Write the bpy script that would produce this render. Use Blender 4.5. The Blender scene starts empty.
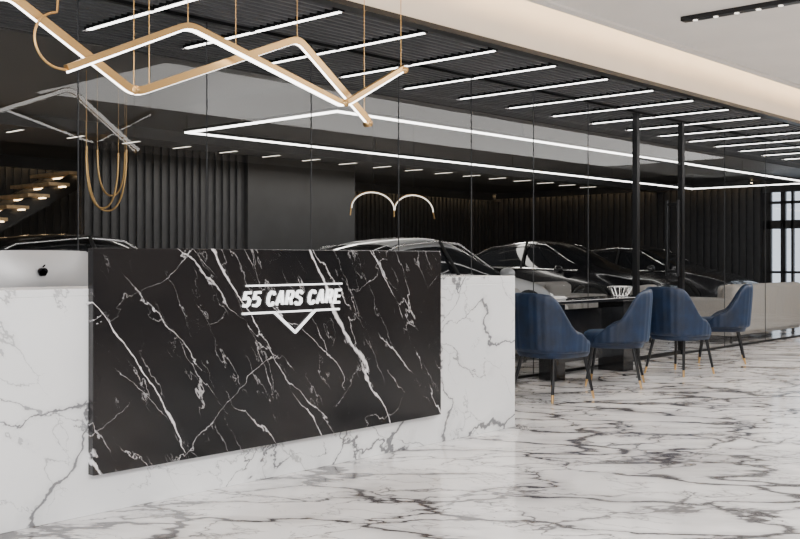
import bpy, bmesh, math, random
from mathutils import Vector, Matrix
random.seed(4)
scene = bpy.context.scene
COL = scene.collection
H = 1.15

# ------------------------------------------------------------------ materials
def new_mat(name):
    m = bpy.data.materials.new(name); m.use_nodes = True
    nt = m.node_tree; b = nt.nodes['Principled BSDF']
    return m, nt, b

def plain(name, col, rough=0.5, metal=0.0, noise=0.0, nscale=20, coat=0.0, sheen=0.0, bump=0.0):
    m, nt, b = new_mat(name)
    b.inputs['Base Color'].default_value = (*col, 1)
    b.inputs['Roughness'].default_value = rough
    b.inputs['Metallic'].default_value = metal
    b.inputs['Coat Weight'].default_value = coat
    b.inputs['Sheen Weight'].default_value = sheen
    if sheen > 0:
        b.inputs['Sheen Tint'].default_value = (0.15, 0.45, 0.9, 1)
        b.inputs['Sheen Roughness'].default_value = 0.3
    tc = nt.nodes.new('ShaderNodeTexCoord')
    nz = nt.nodes.new('ShaderNodeTexNoise'); nz.inputs['Scale'].default_value = nscale
    nz.inputs['Detail'].default_value = 5
    nt.links.new(tc.outputs['Object'], nz.inputs['Vector'])
    if noise > 0:
        r = nt.nodes.new('ShaderNodeValToRGB')
        r.color_ramp.elements[0].position = 0.3; r.color_ramp.elements[1].position = 0.7
        r.color_ramp.elements[0].color = (*[c*(1-noise) for c in col], 1)
        r.color_ramp.elements[1].color = (*[min(1, c*(1+noise)) for c in col], 1)
        nt.links.new(nz.outputs['Fac'], r.inputs['Fac'])
        nt.links.new(r.outputs['Color'], b.inputs['Base Color'])
    if bump > 0:
        bp = nt.nodes.new('ShaderNodeBump'); bp.inputs['Strength'].default_value = bump
        bp.inputs['Distance'].default_value = 0.01
        nt.links.new(nz.outputs['Fac'], bp.inputs['Height'])
        nt.links.new(bp.outputs['Normal'], b.inputs['Normal'])
    return m

def emit(name, col, s):
    m, nt, b = new_mat(name)
    b.inputs['Base Color'].default_value = (0.8, 0.8, 0.8, 1)
    b.inputs['Emission Color'].default_value = (*col, 1)
    b.inputs['Emission Strength'].default_value = s
    return m

def marble(name, base, vein, layers, rough, cloud=None, sharp=1.6, halo=0.0, off=0.0):
    """layers: (kind, rot xyz deg, scale xyz, distort, width, mod_scale, mod_lo, mod_hi, strength)
    kind 'cell' = broken plates, kind 'line' = long running veins perpendicular to local x"""
    m, nt, b = new_mat(name); N = nt.nodes.new; L = nt.links.new
    tc = N('ShaderNodeTexCoord')
    acc = None
    def math_(op, a, bb=None, clamp=False):
        n = N('ShaderNodeMath'); n.operation = op; n.use_clamp = clamp
        for i, v in enumerate((a, bb)):
            if v is None: continue
            if isinstance(v, (int, float)): n.inputs[i].default_value = v
            else: L(v, n.inputs[i])
        return n.outputs[0]
    for k, (kind, rot, sc, dist, width, ms, lo, hi, st) in enumerate(layers):
        m1 = N('ShaderNodeMapping'); m1.inputs['Rotation'].default_value = [math.radians(v) for v in rot]
        m1.inputs['Location'].default_value = (k*3.7+off, k*1.9, k*5.1)
        m2 = N('ShaderNodeMapping'); m2.inputs['Scale'].default_value = sc
        L(tc.outputs['Object'], m1.inputs['Vector']); L(m1.outputs['Vector'], m2.inputs['Vector'])
        nz = N('ShaderNodeTexNoise'); nz.inputs['Scale'].default_value = 1.6; nz.inputs['Detail'].default_value = 7
        nz.inputs['Roughness'].default_value = 0.55
        L(m2.outputs['Vector'], nz.inputs['Vector'])
        sub = N('ShaderNodeVectorMath'); sub.operation = 'SUBTRACT'; sub.inputs[1].default_value = (0.5, 0.5, 0.5)
        L(nz.outputs['Color'], sub.inputs[0])
        scl = N('ShaderNodeVectorMath'); scl.operation = 'SCALE'; scl.inputs['Scale'].default_value = dist
        L(sub.outputs[0], scl.inputs[0])
        add = N('ShaderNodeVectorMath'); L(m2.outputs['Vector'], add.inputs[0]); L(scl.outputs[0], add.inputs[1])
        vo = N('ShaderNodeTexVoronoi'); vo.feature = 'DISTANCE_TO_EDGE'; vo.inputs['Scale'].default_value = 1.0
        if kind == 'line':
            vo.voronoi_dimensions = '1D'
            sp = N('ShaderNodeSeparateXYZ'); L(add.outputs[0], sp.inputs[0]); L(sp.outputs['X'], vo.inputs['W'])
        else:
            L(add.outputs[0], vo.inputs['Vector'])
        nm = N('ShaderNodeTexNoise'); nm.inputs['Scale'].default_value = ms; nm.inputs['Detail'].default_value = 4
        L(m1.outputs['Vector'], nm.inputs['Vector'])
        mr = N('ShaderNodeMapRange'); mr.inputs['From Min'].default_value = lo; mr.inputs['From Max'].default_value = hi
        L(nm.outputs['Fac'], mr.inputs['Value'])
        w = math_('MULTIPLY', mr.outputs[0], width)
        w = math_('ADD', w, 1e-4)
        d = math_('DIVIDE', vo.outputs['Distance'], w)
        v = math_('SUBTRACT', 1.0, d, clamp=True)
        v = math_('MULTIPLY', v, sharp, clamp=True)
        v = math_('MULTIPLY', v, st)
        if halo > 0:
            h = math_('MULTIPLY', d, 0.28)
            h = math_('SUBTRACT', 1.0, h, clamp=True)
            h = math_('MULTIPLY', h, halo*st)
            v = math_('MAXIMUM', v, h)
        acc = v if acc is None else math_('MAXIMUM', acc, v)
    cl = N('ShaderNodeTexNoise'); cl.inputs['Scale'].default_value = 1.3; cl.inputs['Detail'].default_value = 6
    L(tc.outputs['Object'], cl.inputs['Vector'])
    cr = N('ShaderNodeValToRGB')
    cr.color_ramp.elements[0].position = 0.35; cr.color_ramp.elements[1].position = 0.6
    cr.color_ramp.elements[0].color = (*(cloud or base), 1); cr.color_ramp.elements[1].color = (*base, 1)
    L(cl.outputs['Fac'], cr.inputs['Fac'])
    mx = N('ShaderNodeMix'); mx.data_type = 'RGBA'
    L(acc, mx.inputs[0]); L(cr.outputs['Color'], mx.inputs[6]); mx.inputs[7].default_value = (*vein, 1)
    L(mx.outputs[2], b.inputs['Base Color'])
    b.inputs['Roughness'].default_value = rough
    return m

M_floor = marble('floor_marble', (0.89, 0.87, 0.865), (0.04, 0.034, 0.037), [
    ('cell', (0, 0, 56), (0.88, 1.95, 1), 1.0, 0.105, 1.0, 0.33, 0.68, 0.95),
    ('cell', (0, 0, 30), (1.4, 2.8, 1), 1.3, 0.08, 1.5, 0.41, 0.74, 0.8),
    ('cell', (0, 0, 78), (2.6, 4.8, 1), 1.6, 0.07, 2.2, 0.46, 0.76, 0.5)], 0.12, cloud=(0.68, 0.66, 0.66), sharp=1.4, halo=0.36)
M_white = marble('white_marble', (0.86, 0.86, 0.86), (0.13, 0.13, 0.14), [
    ('cell', (0, 35, 0), (0.9, 1, 1.35), 0.9, 0.03, 1.2, 0.36, 0.68, 0.9),
    ('line', (0, 65, 0), (1.6, 0.9, 0.9), 1.0, 0.018, 1.6, 0.43, 0.68, 0.7),
    ('cell', (0, -50, 0), (1.8, 1, 3.0), 1.2, 0.03, 2.0, 0.46, 0.76, 0.5)], 0.25, cloud=(0.78, 0.78, 0.785), halo=0.22)
M_black = marble('black_marble', (0.007, 0.007, 0.008), (0.75, 0.72, 0.72), [
    ('line', (0, 33, 0), (2.1, 0.9, 0.9), 0.62, 0.030, 1.8, 0.42, 0.70, 1.0),
    ('line', (0, 47, 0), (3.2, 1.4, 1.4), 0.95, 0.024, 2.6, 0.47, 0.72, 0.7),
    ('line', (0, -55, 0), (2.2, 1.2, 1.2), 1.2, 0.010, 2.4, 0.50, 0.72, 0.6),
    ('line', (0, 28, 0), (8.5, 3, 3), 2.2, 0.05, 3.2, 0.50, 0.75, 0.35),
    ('cell', (0, -58, 0), (1.1, 1, 3.4), 1.2, 0.02, 3.0, 0.52, 0.75, 0.5)], 0.14, cloud=(0.016, 0.014, 0.014), off=-0.29)
M_dark = plain('dark_panel', (0.022, 0.023, 0.025), 0.5, noise=0.2, nscale=3)
M_slat = plain('charcoal_slat', (0.032, 0.033, 0.036), 0.5, noise=0.15, nscale=8)
M_dceil = plain('dark_gloss_ceiling', (0.062, 0.060, 0.059), 0.42, noise=0.15, nscale=1.5)
M_baffle = plain('ceiling_baffle', (0.13, 0.13, 0.135), 0.45, noise=0.1)
M_blackm = plain('black_metal', (0.008, 0.008, 0.009), 0.35, metal=0.3)
M_wceil = plain('white_plaster', (0.85, 0.80, 0.74), 0.85, noise=0.03, nscale=2)
M_grey = plain('grey_plaster', (0.12, 0.115, 0.11), 0.85, noise=0.05, nscale=2)
M_brass = plain('brushed_brass', (0.62, 0.38, 0.15), 0.3, metal=0.85)
M_blue = plain('blue_velvet', (0.0013, 0.012, 0.040), 0.55, noise=0.4, nscale=9, sheen=0.12, bump=0.1)
M_tblack = plain('black_lacquer', (0.01, 0.01, 0.011), 0.2, coat=0.5)
M_fabric = plain('grey_cream_fabric', (0.34, 0.32, 0.30), 0.9, noise=0.08, nscale=60, bump=0.2)
M_alu = plain('aluminium', (0.42, 0.42, 0.43), 0.35, metal=0.6)
M_paper = plain('paper', (0.6, 0.6, 0.6), 0.6)
M_screen = plain('screen_glass', (0.01, 0.01, 0.012), 0.1)
M_wood = plain('oak_tread', (0.62, 0.42, 0.22), 0.5, noise=0.3, nscale=8)
M_paint_dark = plain('car_paint_black', (0.008, 0.008, 0.01), 0.22, metal=0.3, coat=0.6)
M_paint_grey = plain('car_paint_grey', (0.05, 0.05, 0.055), 0.22, metal=0.5, coat=0.8)
M_paint_silver = plain('car_paint_silver', (0.55, 0.55, 0.56), 0.35, metal=0.25, coat=0.6)
M_cglass = plain('car_glass', (0.012, 0.013, 0.015), 0.05)
M_chrome = plain('chrome', (0.8, 0.8, 0.8), 0.12, metal=1.0)
M_tyre = plain('tyre_rubber', (0.015, 0.015, 0.015), 0.8)
M_led = emit('led_white', (1.0, 0.97, 0.93), 8)
M_arch = emit('led_arch', (1.0, 0.9, 0.76), 2.2)
M_warm = emit('led_warm', (1.0, 0.70, 0.38), 9)
M_cove = emit('led_cove', (1.0, 0.68, 0.34), 120)
M_sign = emit('sign_white', (1, 1, 1), 1.6)
M_lamp = emit('headlamp', (1, 1, 1), 0.4)
M_tail = plain('tail_lamp', (0.3, 0.01, 0.01), 0.2)

def glass_mat():
    m = bpy.data.materials.new('partition_glass'); m.use_nodes = True
    nt = m.node_tree; nt.nodes.clear(); N = nt.nodes.new; L = nt.links.new
    out = N('ShaderNodeOutputMaterial'); mix = N('ShaderNodeMixShader')
    tr = N('ShaderNodeBsdfTransparent'); tr.inputs['Color'].default_value = (0.95, 0.96, 0.96, 1)
    gl = N('ShaderNodeBsdfGlossy'); gl.inputs['Roughness'].default_value = 0.0
    lw = N('ShaderNodeLayerWeight'); lw.inputs['Blend'].default_value = 0.5
    pw = N('ShaderNodeMath'); pw.operation = 'POWER'; pw.inputs[1].default_value = 5
    L(lw.outputs['Facing'], pw.inputs[0])
    ma = N('ShaderNodeMath'); ma.operation = 'MULTIPLY_ADD'; ma.inputs[1].default_value = 0.75; ma.inputs[2].default_value = 0.05
    L(pw.outputs[0], ma.inputs[0])
    L(ma.outputs[0], mix.inputs[0]); L(tr.outputs[0], mix.inputs[1]); L(gl.outputs[0], mix.inputs[2])
    L(mix.outputs[0], out.inputs['Surface'])
    return m
M_glass = glass_mat()

# ------------------------------------------------------------------ helpers
def empty(name, loc=(0, 0, 0), rz=0):
    e = bpy.data.objects.new(name, None); COL.objects.link(e)
    e.location = loc; e.rotation_euler = (0, 0, math.radians(rz)); e.empty_display_size = 0.2
    return e

def obj_from_bm(name, bm, mats, parent=None, smooth=False):
    me = bpy.data.meshes.new(name); bm.normal_update(); bm.to_mesh(me); bm.free()
    for m in (mats if isinstance(mats, (list, tuple)) else [mats]): me.materials.append(m)
    if smooth:
        for p in me.polygons: p.use_smooth = True
    o = bpy.data.objects.new(name, me); COL.objects.link(o)
    if parent: o.parent = parent
    return o

def add_box(bm, x0, x1, y0, y1, z0, z1, mi=0):
    v = [bm.verts.new(p) for p in [(x0,y0,z0),(x1,y0,z0),(x1,y1,z0),(x0,y1,z0),(x0,y0,z1),(x1,y0,z1),(x1,y1,z1),(x0,y1,z1)]]
    for f in [(0,3,2,1),(4,5,6,7),(0,1,5,4),(1,2,6,5),(2,3,7,6),(3,0,4,7)]:
        fc = bm.faces.new([v[i] for i in f]); fc.material_index = mi

def boxes(name, lst, mats, parent=None, bevel=0.0, seg=2, smooth=False):
    bm = bmesh.new()
    for b in lst: add_box(bm, *b)
    o = obj_from_bm(name, bm, mats, parent, smooth)
    if bevel > 0:
        md = o.modifiers.new('bevel', 'BEVEL'); md.width = bevel; md.segments = seg
        md.limit_method = 'ANGLE'
    return o

def panes_y(name, lst, y, mat, parent):
    bm = bmesh.new()
    for (x0, x1, z0, z1) in lst:
        bm.faces.new([bm.verts.new(p) for p in [(x0, y, z0), (x1, y, z0), (x1, y, z1), (x0, y, z1)]])
    return obj_from_bm(name, bm, mat, parent)
def panes_x(name, lst, x, mat, parent):
    bm = bmesh.new()
    for (y0, y1, z0, z1) in lst:
        bm.faces.new([bm.verts.new(p) for p in [(x, y0, z0), (x, y1, z0), (x, y1, z1), (x, y0, z1)]])
    return obj_from_bm(name, bm, mat, parent)

def tube(name, paths, r, mat, parent=None, cyclic=False, r_end=None, res=3):
    cu = bpy.data.curves.new(name, 'CURVE'); cu.dimensions = '3D'
    cu.bevel_depth = r; cu.bevel_resolution = res; cu.use_fill_caps = True
    for p in paths:
        s = cu.splines.new('POLY'); s.points.add(len(p)-1)
        for i, q in enumerate(p):
            s.points[i].co = (*q, 1)
            if r_end is not None: s.points[i].radius = 1 + (r_end/r - 1)*i/(len(p)-1)
        s.use_cyclic_u = cyclic; s.use_smooth = True
    cu.materials.append(mat)
    o = bpy.data.objects.new(name, cu); COL.objects.link(o)
    if parent: o.parent = parent
    return o

def cyl(bm, c, r, h, axis='Z', seg=24, mi=0, r2=None):
    rot = {'Z': Matrix.Identity(4), 'Y': Matrix.Rotation(math.pi/2, 4, 'X'), 'X': Matrix.Rotation(math.pi/2, 4, 'Y')}[axis]
    ret = bmesh.ops.create_cone(bm, cap_ends=True, segments=seg, radius1=r, radius2=r if r2 is None else r2, depth=h,
                          matrix=Matrix.Translation(c) @ rot)
    vs = set(ret['verts'])
    for f in bm.faces:
        if all(v in vs for v in f.verts): f.material_index = mi

# ------------------------------------------------------------------ shell
XL, XR = -3.0, 20.9
YB = 15.8
YF = -4.0
boxes('floor', [(XL-0.2, XR+0.2, YF-0.2, YB+0.2, -0.1, 0.0)], M_floor)
def slat_wall_x(name, x0, x1, y, z1, pitch=0.14, mat=M_slat):
    l = [(x0, x1, y+0.04, y+0.16, 0, z1)]
    x = x0+0.02
    while x < x1-0.05:
        l.append((x, x+pitch*0.5, y, y+0.045, 0, z1)); x += pitch
    return boxes(name, l, mat)
slat_wall_x('wall_back', XL, XR, YB-0.05, 2.8)
WY0, WY1 = 5.9, 8.7
l = [(XR, XR+0.15, WY1, YB, 0, 2.8), (XR, XR+0.15, WY0, WY1, 2.55, 3.3), (XR, XR+0.15, WY0, WY1, 0.0, 0.12), (XR, XR+0.15, YF, WY0, 0, 3.3)]
y = WY1+0.02
while y < YB-0.1:
    l.append((XR-0.045, XR+0.01, y, y+0.08, 0, 2.8)); y += 0.16
y = YF+0.05
while y < WY0-0.1:
    l.append((XR-0.045, XR+0.01, y, y+0.08, 0, 2.8)); y += 0.16
boxes('wall_right', l, M_slat)
wl = []
for yy, ww in [(WY0, .08), (6.3, .12), (6.75, .05), (7.0, .16), (7.45, .06), (7.72, .14), (8.05, .05), (8.22, .10), (8.52, .18)]:
    wl.append((XR+0.02, XR+0.10, yy, yy+ww, 0.12, 2.55))  # extra uneven bars added in place of the buildings outside
wl += [(XR+0.02, XR+0.1, WY0, WY1, 1.78, 1.96), (XR+0.02, XR+0.1, WY0, WY1, 2.3, 2.36), (XR+0.02, XR+0.1, WY0, WY1, 0.12, 0.2), (XR+0.02, XR+0.1, WY0, WY1, 0.85, 0.9)]
wn = empty('window_1'); boxes('frame', wl, M_blackm, wn)
panes_x('pane', [(WY0, WY1, 0.12, 2.55)], XR+0.06, M_glass, wn)
boxes('wall_front', [(XL, XR, YF-0.15, YF, 0, 3.3)], M_grey)
boxes('wall_left', [(XL-0.15, XL, YF, YB, 2.75, 3.3), (XL-0.15, XL, 5.0, YB, 0, 2.75), (XL-0.15, XL, YF, 5.0, 0, 0.1)], M_grey)
wn2 = empty('window_2')
boxes('frame', [(XL-0.1, XL-0.03, yy, yy+0.07, 0.1, 2.75) for yy in (YF, -1.8, 0.4, 2.6, 4.93)], M_blackm, wn2)
panes_x('pane', [(YF, 5.0, 0.1, 2.75)], XL-0.065, M_glass, wn2)
boxes('ceiling', [(XL, XR, YF, 4.2, 3.02, 3.12), (XL, XR, 4.12, 4.2, 3.0, 3.12), (XL, XR, 4.0, 4.75, 3.3, 3.38)], M_wceil)
boxes('ceiling_fascia', [(XL, XR, 4.6, 4.66, 2.79, 3.30)], M_wceil)
boxes('trim_1', [(XL, XR, 4.585, 4.68, 2.765, 2.80)], M_blackm)
boxes('ceiling_cove_light', [(XL+0.1, XR-0.1, 4.13, 4.16, 3.125, 3.14)], M_cove)
boxes('ceiling_dark', [(XL, XR, 4.66, 7.0, 2.90, 3.0), (XL, XR, 7.0, YB+0.1, 2.80, 3.0)], M_dceil)
bl = []
y = 4.72
while y < 6.98:
    bl.append((XL, XR, y, y+0.02, 2.815, 2.90)); y += 0.075
boxes('ceiling_baffles', bl, M_baffle)

cl = empty('linear_ceiling_lights')
hb, lb = [], []
x = -1.25
while x < 20.5:
    hb.append((x-0.022, x+0.022, 4.8, 6.55, 2.795, 2.83)); lb.append((x-0.015, x+0.015, 4.82, 6.53, 2.79, 2.796)); x += 0.85
boxes('housing', hb, M_blackm, cl); boxes('diffuser', lb, M_led, cl)
cl2 = empty('linear_ceiling_lights')
hb, lb = [], []
x = 6.2
while x < 20.5:
    hb.append((x-0.022, x+0.022, 11.6, 12.5, 2.78, 2.80)); lb.append((x-0.014, x+0.014, 11.62, 12.48, 2.774, 2.781)); x += 0.85
boxes('housing', hb, M_blackm, cl2); boxes('diffuser', lb, M_arch, cl2)
cv = empty('warm_cove_light')
boxes('valance', [(3, XR-0.1, 15.45, 15.5, 2.62, 2.8)], M_dceil, cv)
boxes('strip', [(3, XR-0.1, 15.55, 15.58, 2.72, 2.735)], M_warm, cv)
boxes('valance_side', [(XR-0.4, XR-0.35, 8.8, 15.4, 2.66, 2.8)], M_dceil, cv)
boxes('strip_side', [(XR-0.28, XR-0.25, 8.8, 15.4, 2.74, 2.755)], M_warm, cv)
boxes('ceiling_beam', [(XL, XR, 10.9, 11.2, 2.66, 2.8)], M_dceil)
boxes('beam_cove_strip', [(XL, XR, 11.21, 11.23, 2.72, 2.735)], M_warm)

pr = empty('rectangular_pendant_light')
X0, X1, Y0, Y1, ZP = 6.95, 19.6, 7.17, 9.65, 2.6
def ring(z0, z1, w):
    return [(X0-w, X1+w, Y0-w, Y0+w, z0, z1), (X0-w, X1+w, Y1-w, Y1+w, z0, z1),
            (X0-w, X0+w, Y0+w, Y1-w, z0, z1), (X1-w, X1+w, Y0+w, Y1-w, z0, z1)]
boxes('frame', ring(ZP+0.015, ZP+0.045, 0.03), M_blackm, pr)
boxes('diffuser', ring(ZP-0.002, ZP+0.015, 0.02), M_led, pr)
tube('suspension', [[(xx, yy, ZP+0.04), (xx, yy, 2.8)] for xx in (X0, 10.1, 13.3, 16.4, X1) for yy in (Y0, Y1)], 0.003, M_blackm, pr)

# ------------------------------------------------------------------ glass partition
gp = empty('glass_partition')
GY = 5.7
panes_y('glass', [(XL+0.02, 10.18, 0.02, 2.80), (11.33, XR, 0.02, 2.80), (10.24, 11.27, 2.3, 2.8)], GY, M_glass, gp)
boxes('seams', [(xx-0.003, xx+0.003, GY-0.004, GY+0.004, 0, 2.8) for xx in
      [-1.7, -0.7, 0.3, 1.3, 2.3, 3.29, 4.27, 5.25, 6.24, 7.22, 8.2, 9.2, 12.5, 13.8, 15.1, 16.4, 17.7, 19.0]], M_slat, gp)
boxes('rails', [(XL, XR, GY-0.02, GY+0.02, 2.79, 2.812), (XL, 10.2, GY-0.02, GY+0.02, 0, 0.025), (11.3, XR, GY-0.02, GY+0.02, 0, 0.025)], M_blackm, gp)
boxes('posts', [(10.18, 10.24, GY-0.03, GY+0.03, 0, 2.8), (11.27, 11.33, GY-0.03, GY+0.03, 0, 2.8)], M_blackm, gp)
dr = empty('door_1')
panes_y('leaf', [(10.26, 11.25, 0.01, 2.28)], GY, M_glass, dr)
boxes('frame', [(10.245, 11.265, GY-0.012, GY+0.012, 2.28, 2.30), (10.245, 11.265, GY-0.012, GY+0.012, 0.005, 0.05)], M_blackm, dr)
tube('handle', [[(11.08, GY-0.07, 0.95), (11.08, GY-0.07, 1.85)], [(11.08, GY+0.07, 0.95), (11.08, GY+0.07, 1.85)],
     [(11.08, GY-0.07, 1.0), (11.08, GY+0.07, 1.0)], [(11.08, GY-0.07, 1.8), (11.08, GY+0.07, 1.8)]], 0.022, M_blackm, dr)

# ------------------------------------------------------------------ reception desk
dk = empty('reception_desk')
DY = 4.08
boxes('front_panel', [(1.2, 5.65, DY, DY+0.09, 0, 0.985)], M_white, dk, 0.003)
boxes('counter_top', [(3.0, 5.65, DY, DY+0.40, 0.985, 1.035), (1.2, 3.0, DY, DY+0.40, 0.985, 1.018)], M_white, dk, 0.003)
boxes('end_panel', [(5.56, 5.65, DY+0.09, 5.0, 0, 0.985), (1.2, 1.29, DY+0.09, 5.0, 0, 0.985)], M_white, dk, 0.003)
boxes('worktop', [(1.29, 5.56, DY+0.09, 5.0, 0.70, 0.74)], M_slat, dk)
boxes('black_marble_slab', [(2.405, 4.815, 4.04, 4.085, 0.183, 1.20)], M_black, dk, 0.003)
sg = empty('illuminated_sign')
def letter_strokes():
    A = {}
    A['5'] = [[(0.92,1),(0.12,1),(0.06,0.56),(0.58,0.60),(0.90,0.42),(0.86,0.14),(0.55,0.0),(0.04,0.04)]]
    A['C'] = [[(0.97,0.78),(0.78,0.97),(0.45,1.0),(0.14,0.84),(0.04,0.5),(0.14,0.16),(0.45,0.0),(0.78,0.03),(0.97,0.22)]]
    A['A'] = [[(-0.02,0),(0.46,1),(0.58,1),(1.02,0)], [(0.2,0.27),(0.84,0.27)]]
    A['R'] = [[(0.08,0),(0.08,1),(0.72,1),(0.94,0.88),(0.94,0.62),(0.72,0.47),(0.08,0.47)], [(0.52,0.47),(0.97,0)]]
    A['S'] = [[(0.95,0.82),(0.66,1.0),(0.28,1.0),(0.05,0.84),(0.14,0.60),(0.50,0.52),(0.88,0.40),(0.95,0.16),(0.68,0.0),(0.28,0.0),(0.02,0.18)]]
    A['E'] = [[(0.95,1),(0.08,1),(0.08,0),(0.97,0)], [(0.08,0.51),(0.85,0.51)]]
    return A
AL = letter_strokes()
def stroke(bm, pts, th, y0=4.028, y1=4.041):
    n = len(pts); P = [Vector(p) for p in pts]
    left, right = [], []
    for i in range(n):
        d0 = (P[i]-P[i-1]).normalized() if i > 0 else None
        d1 = (P[i+1]-P[i]).normalized() if i < n-1 else None
        if d0 is None: d0 = d1
        if d1 is None: d1 = d0
        nn = (Vector((-d0.y, d0.x))+Vector((-d1.y, d1.x)))
        nn.normalize()
        c = max(0.6, nn.dot(Vector((-d0.y, d0.x))))
        left.append(P[i]+nn*th/2/c); right.append(P[i]-nn*th/2/c)
    L4 = [[bm.verts.new((q.x, yy, q.y)) for q in arr] for arr in (left, right) for yy in (y0, y1)]
    lf, lb_, rf, rb = L4
    for i in range(n-1):
        bm.faces.new([lf[i], rf[i], rf[i+1], lf[i+1]]); bm.faces.new([lb_[i], lb_[i+1], rb[i+1], rb[i]])
        bm.faces.new([lf[i], lf[i+1], lb_[i+1], lb_[i]]); bm.faces.new([rf[i], rb[i], rb[i+1], rf[i+1]])
    bm.faces.new([lf[0], lb_[0], rb[0], rf[0]]); bm.faces.new([lf[-1], rf[-1], rb[-1], lb_[-1]])
bm = bmesh.new()
txt = '55 CARS CARE'
cw, gap, hh, th = 0.043, 0.0215, 0.068, 0.0130
xc, zc = 3.245, 0.910
for ch in txt:
    if ch == ' ': xc += 0.030; continue
    for st_ in AL[ch]:
        stroke(bm, [(xc + p[0]*cw + p[1]*hh*0.22, zc + p[1]*hh) for p in st_], th)
    xc += cw+gap
obj_from_bm('lettering', bm, M_sign, sg)
bm = bmesh.new()
stroke(bm, [(3.27, 1.013), (3.945, 1.013)], 0.008)
stroke(bm, [(3.245, 0.872), (3.455, 0.872), (3.60, 0.760), (3.745, 0.872), (3.925, 0.872)], 0.010)
stroke(bm, [(3.48, 0.872), (3.72, 0.872)], 0.008)
obj_from_bm('emblem_lines', bm, M_sign, sg)

mo = empty('computer_monitor', (2.45, 4.62, 0))
bm = bmesh.new()
nx, nz = 16, 10
grid = []
for j in range(nz+1):
    row = []
    for i in range(nx+1):
        u = i/nx*2-1; v = j/nz*2-1
        bulge = 0.045*(1-u*u)*(1-v*v)
        row.append(bm.verts.new((u*0.30, -0.005-bulge, 0.99+v*0.205)))
    grid.append(row)
for j in range(nz):
    for i in range(nx):
        bm.faces.new([grid[j][i], grid[j][i+1], grid[j+1][i+1], grid[j+1][i]])
obj_from_bm('rear_shell', bm, M_alu, mo, True)
boxes('screen', [(-0.30, 0.30, -0.006, 0.006, 0.785, 1.197)], M_screen, mo, 0.002)
bm = bmesh.new()
add_box(bm, -0.09, 0.09, -0.03, 0.0, 0.75, 0.90); add_box(bm, -0.10, 0.10, -0.11, 0.09, 0.74, 0.752)
obj_from_bm('stand', bm, M_alu, mo)
bm = bmesh.new()
for (cx, cz, r) in [(-0.009, 0, 0.017), (0.009, 0, 0.017), (-0.007, -0.009, 0.014), (0.007, -0.009, 0.014)]:
    cyl(bm, (cx, -0.049, 1.09+cz), r, 0.006, 'Y', 20)
bmesh.ops.create_cone(bm, cap_ends=True, segments=12, radius1=0.006, radius2=0.006, depth=0.006,
    matrix=Matrix.Translation((0.006, -0.049, 1.09+0.026)) @ Matrix.Rotation(math.radians(40), 4, 'Y') @ Matrix.Diagonal((0.6, 1, 1.6, 1)) @ Matrix.Rotation(math.pi/2, 4, 'X'))
obj_from_bm('emblem', bm, M_screen, mo)

# ------------------------------------------------------------------ zigzag pendant
def round_path(pts, r=0.06, n=5):
    out = [Vector(pts[0])]
    for i in range(1, len(pts)-1):
        p, a, c = Vector(pts[i]), Vector(pts[i-1]), Vector(pts[i+1])
        s = p+(a-p).normalized()*r; e = p+(c-p).normalized()*r
        for k in range(n+1):
            t = k/n; out.append(s*(1-t)**2 + p*2*t*(1-t) + e*t*t)
    out.append(Vector(pts[-1])); return out
def sweep(bm, path, y0, y1, h0, h1, mi):
    rows = []
    for i, p in enumerate(path):
        d = (path[min(i+1, len(path)-1)] - path[max(i-1, 0)]).normalized()
        n = Vector((-d.y, d.x))
        if n.y < 0: n = -n
        rows.append([bm.verts.new((p.x+n.x*h, yy, p.y+n.y*h)) for (yy, h) in ((y0, h0), (y1, h0), (y1, h1), (y0, h1))])
    for a, b in zip(rows, rows[1:]):
        for k in range(4):
            f = bm.faces.new([a[k], a[(k+1) % 4], b[(k+1) % 4], b[k]]); f.material_index = mi
    for r_ in (rows[0], rows[-1][::-1]):
        f = bm.faces.new(r_); f.material_index = mi
zp = empty('zigzag_pendant_light')
z1 = round_path([(1.55, 2.02), (2.19, 2.36), (2.86, 1.985), (3.96, 2.435), (4.55, 2.015)])
z2 = round_path([(2.43, 2.03), (3.11, 2.35), (4.23, 2.065), (4.76, 2.355)])
bm = bmesh.new()
sweep(bm, z1, 4.40, 4.434, -0.018, 0.022, 0)
sweep(bm, z1, 4.434, 4.442, -0.012, 0.014, 1)
sweep(bm, z1, 4.408, 4.426, -0.020, -0.018, 1)
sweep(bm, z2, 4.29, 4.324, -0.006, 0.024, 0)
sweep(bm, z2, 4.293, 4.321, -0.015, -0.006, 1)
obj_from_bm('light_bars', bm, [M_brass, M_led], zp)
lp = []
for k in range(25):
    t = k/24
    a = math.pi*(1.5 - 0.95*t)
    lp.append((2.40+0.13*math.cos(a)*1.0, 4.31, 2.16+0.13*math.sin(a)))
lp = [(2.45, 4.31, 2.03)] + lp + [(2.40, 4.31, 2.5), (2.42, 4.31, 3.3)]
tube('brass_loop', [lp], 0.006, M_brass, zp)
tube('suspension', [[(xx, yy, zz), (xx, yy, 3.3)] for xx, yy, zz in
    [(3.11, 4.31, 2.35), (3.42, 4.31, 2.27), (3.96, 4.42, 2.43), (4.52, 4.42, 2.05), (4.74, 4.31, 2.35), (2.95, 4.42, 2.03), (2.19, 4.42, 2.36), (2.86, 4.42, 2.0)]],
    0.0025, M_brass, zp)
bm = bmesh.new()
for xx, yy, zz in [(4.55, 4.418, 2.0), (4.23, 4.306, 2.08), (2.86, 4.418, 2.0), (4.76, 4.306, 2.35)]:
    cyl(bm, (xx, yy, zz), 0.022, 0.045, 'Y', 16)
obj_from_bm('collars', bm, M_brass, zp, True)

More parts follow.
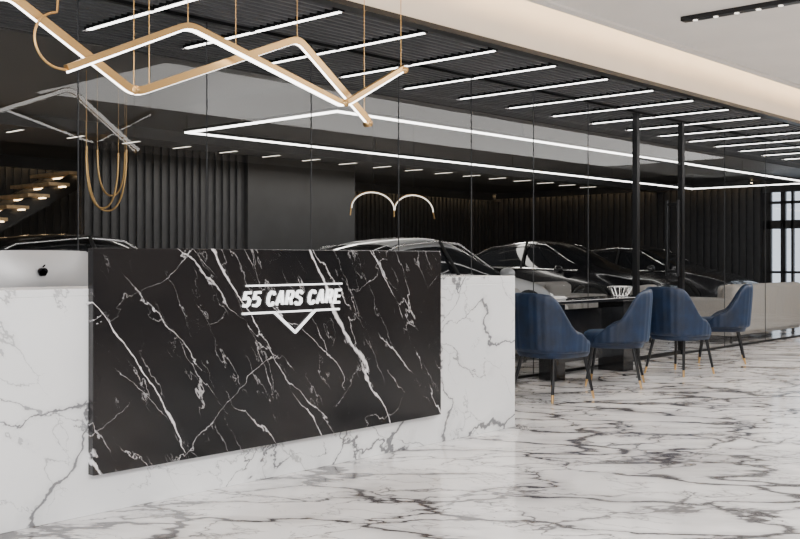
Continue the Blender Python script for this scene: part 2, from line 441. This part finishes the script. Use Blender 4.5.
cp = empty('looped_brass_pendant')
loops = []
for (cx, hw, dep, top) in [(4.83, 0.16, 0.50, 2.10), (4.90, 0.20, 0.56, 2.14), (4.97, 0.14, 0.40, 2.12)]:
    loops.append([(cx+hw*math.sin(math.pi/2*s), 8.0+(cx-4.9)*0.6, top-dep*(1-abs(s)**2.2)) for s in [k/12-1 for k in range(25)]])
tube('loops', loops, 0.009, M_brass, cp)
tube('suspension', [[p[0], (p[0][0], p[0][1], 2.8)] for p in loops] + [[p[-1], (p[-1][0], p[-1][1], 2.8)] for p in loops], 0.0015, M_brass, cp)
ap = empty('arched_pendant_light')
arcs, leds = [], []
for k, (xa, xb, hh_) in enumerate([(7.97, 8.68, 0.20), (8.68, 9.38, 0.20)]):
    cx, r = (xa+xb)/2, (xb-xa)/2
    arcs.append([(cx-r*math.cos(math.pi*t/24), 8.0, 1.72+hh_*math.sin(math.pi*t/24)) for t in range(25)])
    leds.append([(cx-(r-0.004)*math.cos(math.pi*t/24), 7.994, 1.72+(hh_-0.010)*math.sin(math.pi*t/24)) for t in range(25)])
tube('arches', arcs+[[(8.68, 8, 1.74), (8.68, 8, 1.64)], [(7.97, 8, 1.73), (7.96, 8, 1.64)], [(9.38, 8, 1.73), (9.41, 8, 1.64)]], 0.008, M_brass, ap)
tube('diffuser', leds, 0.006, M_arch, ap)
tube('suspension', [[p[12], (p[12][0], p[12][1], 2.8)] for p in arcs], 0.002, M_blackm, ap)

tr = empty('track_light')
boxes('rail', [(7.22, 7.30, 1.2, 3.65, 2.985, 3.02)], M_blackm, tr, 0.003)
bm = bmesh.new()
for k in range(14): cyl(bm, (7.26, 1.4+k*0.165, 2.983), 0.018, 0.006, 'Z', 16)
obj_from_bm('spots', bm, M_arch, tr)

# ------------------------------------------------------------------ chairs
def chair(loc, rz):
    """local frame: faces +X, back at -X"""
    e = empty('velvet_armchair', loc, rz)
    bm = bmesh.new()
    n = 60; thick = 0.05
    def sm(a): a = max(0, min(1, a)); return a*a*(3-2*a)
    def top(t):
        a = abs(t)
        return 0.88 - 0.02*(a/0.36)**2 - 0.235*sm((a-0.30)/0.38) - 0.05*sm((a-0.75)/0.25)
    def ctr(t, z):
        ang = t*math.radians(128)
        fl = 1 + 0.13*(z-0.42)/0.45
        x = -0.27*math.cos(ang)*fl
        if math.cos(ang) < 0: x = -0.30*math.cos(ang)
        y = 0.275*math.copysign(abs(math.sin(ang))**0.85, math.sin(ang))*fl
        return x, y
    rings = []
    m = 7
    for i in range(n+1):
        t = -1 + 2*i/n
        tp = top(t); ring_ = []
        prof = []
        for j in range(m+1): prof.append((0.39 + (tp-0.39)*j/m, 1))
        for j in range(m, -1, -1): prof.append((0.39 + (tp-0.39)*j/m, -1))
        ch = -0.005 if i % 3 == 0 else 0.002
        for idx, (z, s) in enumerate(prof):
            x, y = ctr(t, z); r = math.hypot(x, y); th_ = thick/2
            if idx in (m, m+1): th_ *= 0.6
            rr = (r + s*(th_ + ch))/r
            ring_.append(bm.verts.new((x*rr, y*rr, z)))
        rings.append(ring_)
    k = len(rings[0])
    for a, b in zip(rings, rings[1:]):
        for j in range(k): bm.faces.new([a[j], b[j], b[(j+1) % k], a[(j+1) % k]])
    bm.faces.new(rings[0]); bm.faces.new(rings[-1][::-1])
    bmesh.ops.recalc_face_normals(bm, faces=bm.faces)
    o = obj_from_bm('back_shell', bm, M_blue, e, True)
    md = o.modifiers.new('sub', 'SUBSURF'); md.levels = 1; md.render_levels = 1
    bm = bmesh.new()
    def rr_ring(z, s):
        out = []
        for q in range(40):
            a = 2*math.pi*q/40
            c, sn = math.cos(a), math.sin(a)
            x = 0.02 + 0.275*s*math.copysign(abs(c)**0.6, c); y = 0.255*s*math.copysign(abs(sn)**0.6, sn)
            out.append(bm.verts.new((x, y, z)))
        return out
    zs = [(0.345, 0.82), (0.35, 0.93), (0.38, 0.98), (0.45, 1.0), (0.475, 0.97), (0.49, 0.88), (0.497, 0.6), (0.50, 0.25)]
    rs = [rr_ring(z, s) for z, s in zs]
    for a, b in zip(rs, rs[1:]):
        for q in range(40): bm.faces.new([a[q], a[(q+1) % 40], b[(q+1) % 40], b[q]])
    bm.faces.new(rs[0][::-1]); bm.faces.new(rs[-1])
    obj_from_bm('seat', bm, M_blue, e, True)
    for i, (sx, sy) in enumerate([(1, 1), (1, -1), (-1, 1), (-1, -1)]):
        a = Vector((0.02+sx*0.18, sy*0.18, 0.36)); b = Vector((0.01+sx*0.245, sy*0.235, 0.0))
        mid = a.lerp(b, 0.82)
        tube(f'leg_{i+1}', [[a, mid]], 0.017, M_blackm, e, r_end=0.012)
        tube(f'leg_tip_{i+1}', [[mid, b]], 0.0125, M_brass, e, r_end=0.009)
    return e
chair((7.02, 4.70, 0), -10)
chair((8.20, 4.78, 0), 116)
chair((9.38, 4.76, 0), -10)
chair((10.80, 4.95, 0), 116)

tb = empty('meeting_table')
boxes('top', [(7.5, 9.9, 5.20, 5.62, 0.725, 0.76)], M_tblack, tb, 0.006)
boxes('base', [(8.0, 8.15, 5.30, 5.5, 0.0, 0.725), (9.15, 9.35, 5.25, 5.55, 0.0, 0.725), (8.15, 9.15, 5.38, 5.42, 0.15, 0.66)], M_tblack, tb, 0.004)
bk = empty('wire_basket', (9.38, 5.42, 0.76))
ws = []
for k in range(14):
    a = 2*math.pi*k/14
    ws.append([(0.10*math.cos(a), 0.06*math.sin(a), 0.005), (0.14*math.cos(a), 0.08*math.sin(a), 0.05), (0.19*math.cos(a), 0.10*math.sin(a), 0.10)])
for (rx, ry, zz) in [(0.10, 0.06, 0.006), (0.19, 0.10, 0.10)]:
    ws.append([(rx*math.cos(2*math.pi*k/28), ry*math.sin(2*math.pi*k/28), zz) for k in range(29)])
tube('wires', ws, 0.004, M_chrome, bk)
mg = empty('magazine_stack', (8.05, 5.42, 0.76))
boxes('magazines', [(-0.15, 0.14, -0.10, 0.11, 0.0, 0.012), (-0.13, 0.15, -0.11, 0.10, 0.012, 0.026), (-0.14, 0.13, -0.10, 0.10, 0.026, 0.036)], M_paper, mg, 0.002)

def sofa(name, loc, rz, L=2.2, seats=3):
    e = empty(name, loc, rz); h = L/2
    boxes('base', [(-h, h, -0.42, 0.42, 0.10, 0.30)], M_fabric, e, 0.03, 3)
    boxes('back', [(-h, h, -0.45, -0.25, 0.12, 0.80)], M_fabric, e, 0.06, 4)
    boxes('arm_1', [(-h-0.02, -h+0.16, -0.42, 0.42, 0.12, 0.62)], M_fabric, e, 0.05, 4)
    boxes('arm_2', [(h-0.16, h+0.02, -0.42, 0.42, 0.12, 0.62)], M_fabric, e, 0.05, 4)
    w_ = (L-0.34)/seats
    for i in range(seats):
        x0 = -h+0.17+i*w_
        boxes(f'seat_cushion_{i+1}', [(x0, x0+w_-0.01, -0.26, 0.44, 0.29, 0.46)], M_fabric, e, 0.05, 4)
        boxes(f'back_cushion_{i+1}', [(x0, x0+w_-0.01, -0.27, -0.10, 0.45, 0.78)], M_fabric, e, 0.06, 4)
    tube('feet', [[(sx*(h-0.1), sy*0.35, 0.12), (sx*(h-0.1), sy*0.35, 0)] for sx in (-1, 1) for sy in (-1, 1)], 0.018, M_blackm, e)
    return e
sofa('sofa', (14.35, 6.3, 0), 0, 2.4)
sofa('lounge_armchair', (12.1, 7.0, 0), 20, 0.9, 1)
sofa('lounge_armchair', (13.0, 8.4, 0), 180, 0.9, 1)
sofa('lounge_armchair', (9.6, 6.9, 0), 180, 0.9, 1)

# ------------------------------------------------------------------ cars
def car(loc, rz, paint, hs=1.0):
    e = empty('car', loc, rz)
    S = [(-2.36,.60,.42,.76,.80,.50),(-2.26,.80,.30,.92,.97,.62),(-1.80,.90,.24,.98,1.03,.66),(-1.55,.91,.24,.98,1.06,.66),
         (-0.85,.92,.22,.97,1.36,.60),(-0.1,.92,.22,.95,1.43,.60),(0.35,.92,.22,.94,1.40,.59),(1.15,.92,.22,.92,.98,.68),
         (1.8,.91,.24,.84,.89,.66),(2.22,.82,.28,.72,.76,.60),(2.37,.64,.36,.60,.63,.48)]
    bm = bmesh.new(); rings = []; P4 = []; P5 = []
    for (x, w_, zb, zl, zr, wr) in S:
        zl, zr = zb+(zl-zb)*hs, zb+(zr-zb)*hs
        half = [(.85*w_, zb), (w_, zb+.12), (w_, (zb+zl)/2+.06), (.94*w_, zl), (wr, max(zl+.012, zr-.05)), (.7*wr, zr)]
        P4.append((x, .95*w_, zl)); P5.append((x, wr, max(zl+.012, zr-.05)))
        pts = [(0, zb)] + half + [(0, zr+.012)] + [(-a, b) for a, b in reversed(half)]
        rings.append([bm.verts.new((x, a, b)) for a, b in pts])
    k = 14
    for i, (a, b) in enumerate(zip(rings, rings[1:])):
        for j in range(k):
            f = bm.faces.new([a[j], a[(j+1) % k], b[(j+1) % k], b[j]])
            side = j in (4, 9); upper = j in (5, 6, 7, 8)
            f.material_index = 1 if (side and 3 <= i <= 6) or (upper and i in (3, 6)) else 0
    bm.faces.new(rings[0]); bm.faces.new(rings[-1][::-1])
    bmesh.ops.recalc_face_normals(bm, faces=bm.faces)
    o = obj_from_bm('body', bm, [paint, M_cglass], e, True)
    md = o.modifiers.new('sub', 'SUBSURF'); md.levels = 2; md.render_levels = 2
    tr_ = []
    for s in (1, -1):
        belt = [(p[0], s*(p[1]-0.005), p[2]-0.005) for p in P4[3:8]]
        roof = [(p[0], s*(p[1]+0.012), p[2]-0.012) for p in P5[3:8]]
        tr_ += [belt, roof]
    tube('window_trim', tr_, 0.014, M_chrome, e)
    tube('pillars', [[(0.0, s*0.895, 0.94*hs), (-0.05, s*0.61, 0.03+1.35*hs)] for s in (1, -1)], 0.02, M_tyre, e)
    bm = bmesh.new()
    for wx in (-1.42, 1.42):
        for s in (1, -1):
            cyl(bm, (wx, s*0.85, 0.34), 0.34, 0.21, 'Y', 36, 0)
            cyl(bm, (wx, s*0.952, 0.34), 0.235, 0.012, 'Y', 30, 2)
            cyl(bm, (wx, s*0.963, 0.34), 0.05, 0.02, 'Y', 16, 1)
            for q in range(10):
                a = q*math.pi/5
                mt = Matrix.Translation((wx, s*0.962, 0.34)) @ Matrix.Rotation(a, 4, 'Y') @ Matrix.Translation((0.13, 0, 0)) @ Matrix.Diagonal((0.2, 0.016, 0.03, 1))
                r_ = bmesh.ops.create_cube(bm, size=1, matrix=mt)
                for v in r_['verts']:
                    for f in v.link_faces: f.material_index = 1
    obj_from_bm('wheels', bm, [M_tyre, M_chrome, M_blackm], e)
    arches = [[(wx+0.385*math.cos(t*math.pi/14), s*0.925, 0.33+0.385*math.sin(t*math.pi/14)) for t in range(15)] for wx in (-1.42, 1.42) for s in (1, -1)]
    tube('wheel_arches', arches, 0.03, M_tyre, e)
    bm = bmesh.new()
    for s in (1, -1):
        bmesh.ops.create_uvsphere(bm, u_segments=16, v_segments=8, radius=1, matrix=Matrix.Translation((2.2, s*0.6, 0.64)) @ Matrix.Rotation(math.radians(-25*s), 4, 'Z') @ Matrix.Diagonal((0.10, 0.17, 0.05, 1)))
    obj_from_bm('headlamps', bm, M_lamp, e, True)
    bm = bmesh.new()
    for s in (1, -1):
        bmesh.ops.create_uvsphere(bm, u_segments=16, v_segments=8, radius=1, matrix=Matrix.Translation((-2.24, s*0.58, 0.80)) @ Matrix.Diagonal((0.07, 0.2, 0.05, 1)))
    obj_from_bm('tail_lamps', bm, M_tail, e, True)
    boxes('grille', [(2.30, 2.38, -0.36, 0.36, zz, zz+0.02) for zz in (0.40, 0.44, 0.48, 0.52)], M_chrome, e)
    bm = bmesh.new()
    for s in (1, -1):
        bmesh.ops.create_uvsphere(bm, u_segments=14, v_segments=8, radius=1, matrix=Matrix.Translation((0.85, s*1.0, 0.97)) @ Matrix.Diagonal((0.07, 0.11, 0.07, 1)))
    obj_from_bm('door_mirrors', bm, paint, e, True)
    return e
car((5.6, 10.0, 0), 0, M_paint_dark)
car((9.65, 8.7, 0), 0, M_paint_silver)
car((15.7, 10.6, 0), -88, M_paint_dark, 1.06)
car((18.5, 10.3, 0), -90, M_paint_grey, 1.0)

# ------------------------------------------------------------------ staircase
st = empty('staircase')
tl, ul = [], []
nst = 14
for i in range(nst):
    x0 = 3.4+i*0.30; z = 0.17*(i+1)
    tl.append((x0, x0+0.32, 12.9, 14.0, z-0.045, z)); ul.append((x0+0.24, x0+0.28, 12.93, 13.97, z-0.06, z-0.045))
boxes('treads', tl, M_wood, st, 0.004); boxes('tread_lights', ul, M_warm, st)
bm = bmesh.new()
for yy in (13.1, 13.8):
    vs = []
    for dy in (-0.03, 0.03):
        for (xx, zz) in [(3.4, 0.0), (3.7, 0.0), (3.4+0.3*nst+0.1, 0.17*nst-0.15), (3.4+0.3*nst+0.1, 0.17*nst-0.045), (3.4+0.3*nst-0.2, 0.17*nst-0.045), (3.4, 0.12)]:
            vs.append(bm.verts.new((xx, yy+dy, zz)))
    bm.faces.new(vs[:6][::-1]); bm.faces.new(vs[6:])
    for q in range(6): bm.faces.new([vs[q], vs[(q+1) % 6], vs[(q+1) % 6+6], vs[q+6]])
obj_from_bm('stringers', bm, M_blackm, st)
slat_wall_x('wall_screen', 7.35, 10.2, 12.6, 2.8)
boxes('wall_panel', [(10.2, 12.6, 12.55, 12.75, 0, 2.8)], M_dark)

# ------------------------------------------------------------------ lights
def area(name, loc, rot, sx, sy, power, col=(1, 1, 1)):
    l = bpy.data.lights.new(name, 'AREA'); l.shape = 'RECTANGLE'; l.size = sx; l.size_y = sy; l.energy = power; l.color = col
    o = bpy.data.objects.new(name, l); COL.objects.link(o); o.location = loc; o.rotation_euler = [math.radians(r) for r in rot]
    return o
area('added_fill_light', (1.5, 0.3, 2.95), (25, 0, 0), 4.5, 1.6, 350, (1, 0.98, 0.95))  # added overhead fill tilted at the desk, no fixture modelled
area('added_fill_light', (11.5, 2.2, 2.98), (0, 0, 0), 12, 2.5, 520, (1, 0.98, 0.95))  # added overhead fill to brighten the right-hand floor, no fixture modelled
area('window_daylight', (XL+0.1, 0.5, 1.5), (0, -90, 0), 2.4, 8, 280, (0.95, 0.97, 1))
area('added_garage_fill', (12, 11.6, 2.6), (0, 0, 0), 9, 0.3, 130, (1, 0.95, 0.88))  # added fill so the dark slats behind the glass stay visible

wd = bpy.data.worlds.new('world'); scene.world = wd; wd.use_nodes = True
bg = wd.node_tree.nodes['Background']; bg.inputs['Color'].default_value = (0.80, 0.88, 1, 1); bg.inputs['Strength'].default_value = 1.7

cam = bpy.data.cameras.new('camera'); co = bpy.data.objects.new('camera', cam); COL.objects.link(co)
co.location = (0, 0, H); co.rotation_euler = (math.pi/2, 0, math.radians(-47.67))
cam.sensor_width = 36; cam.lens = 45.45; cam.shift_y = -10.5/800; cam.clip_end = 200
scene.camera = co
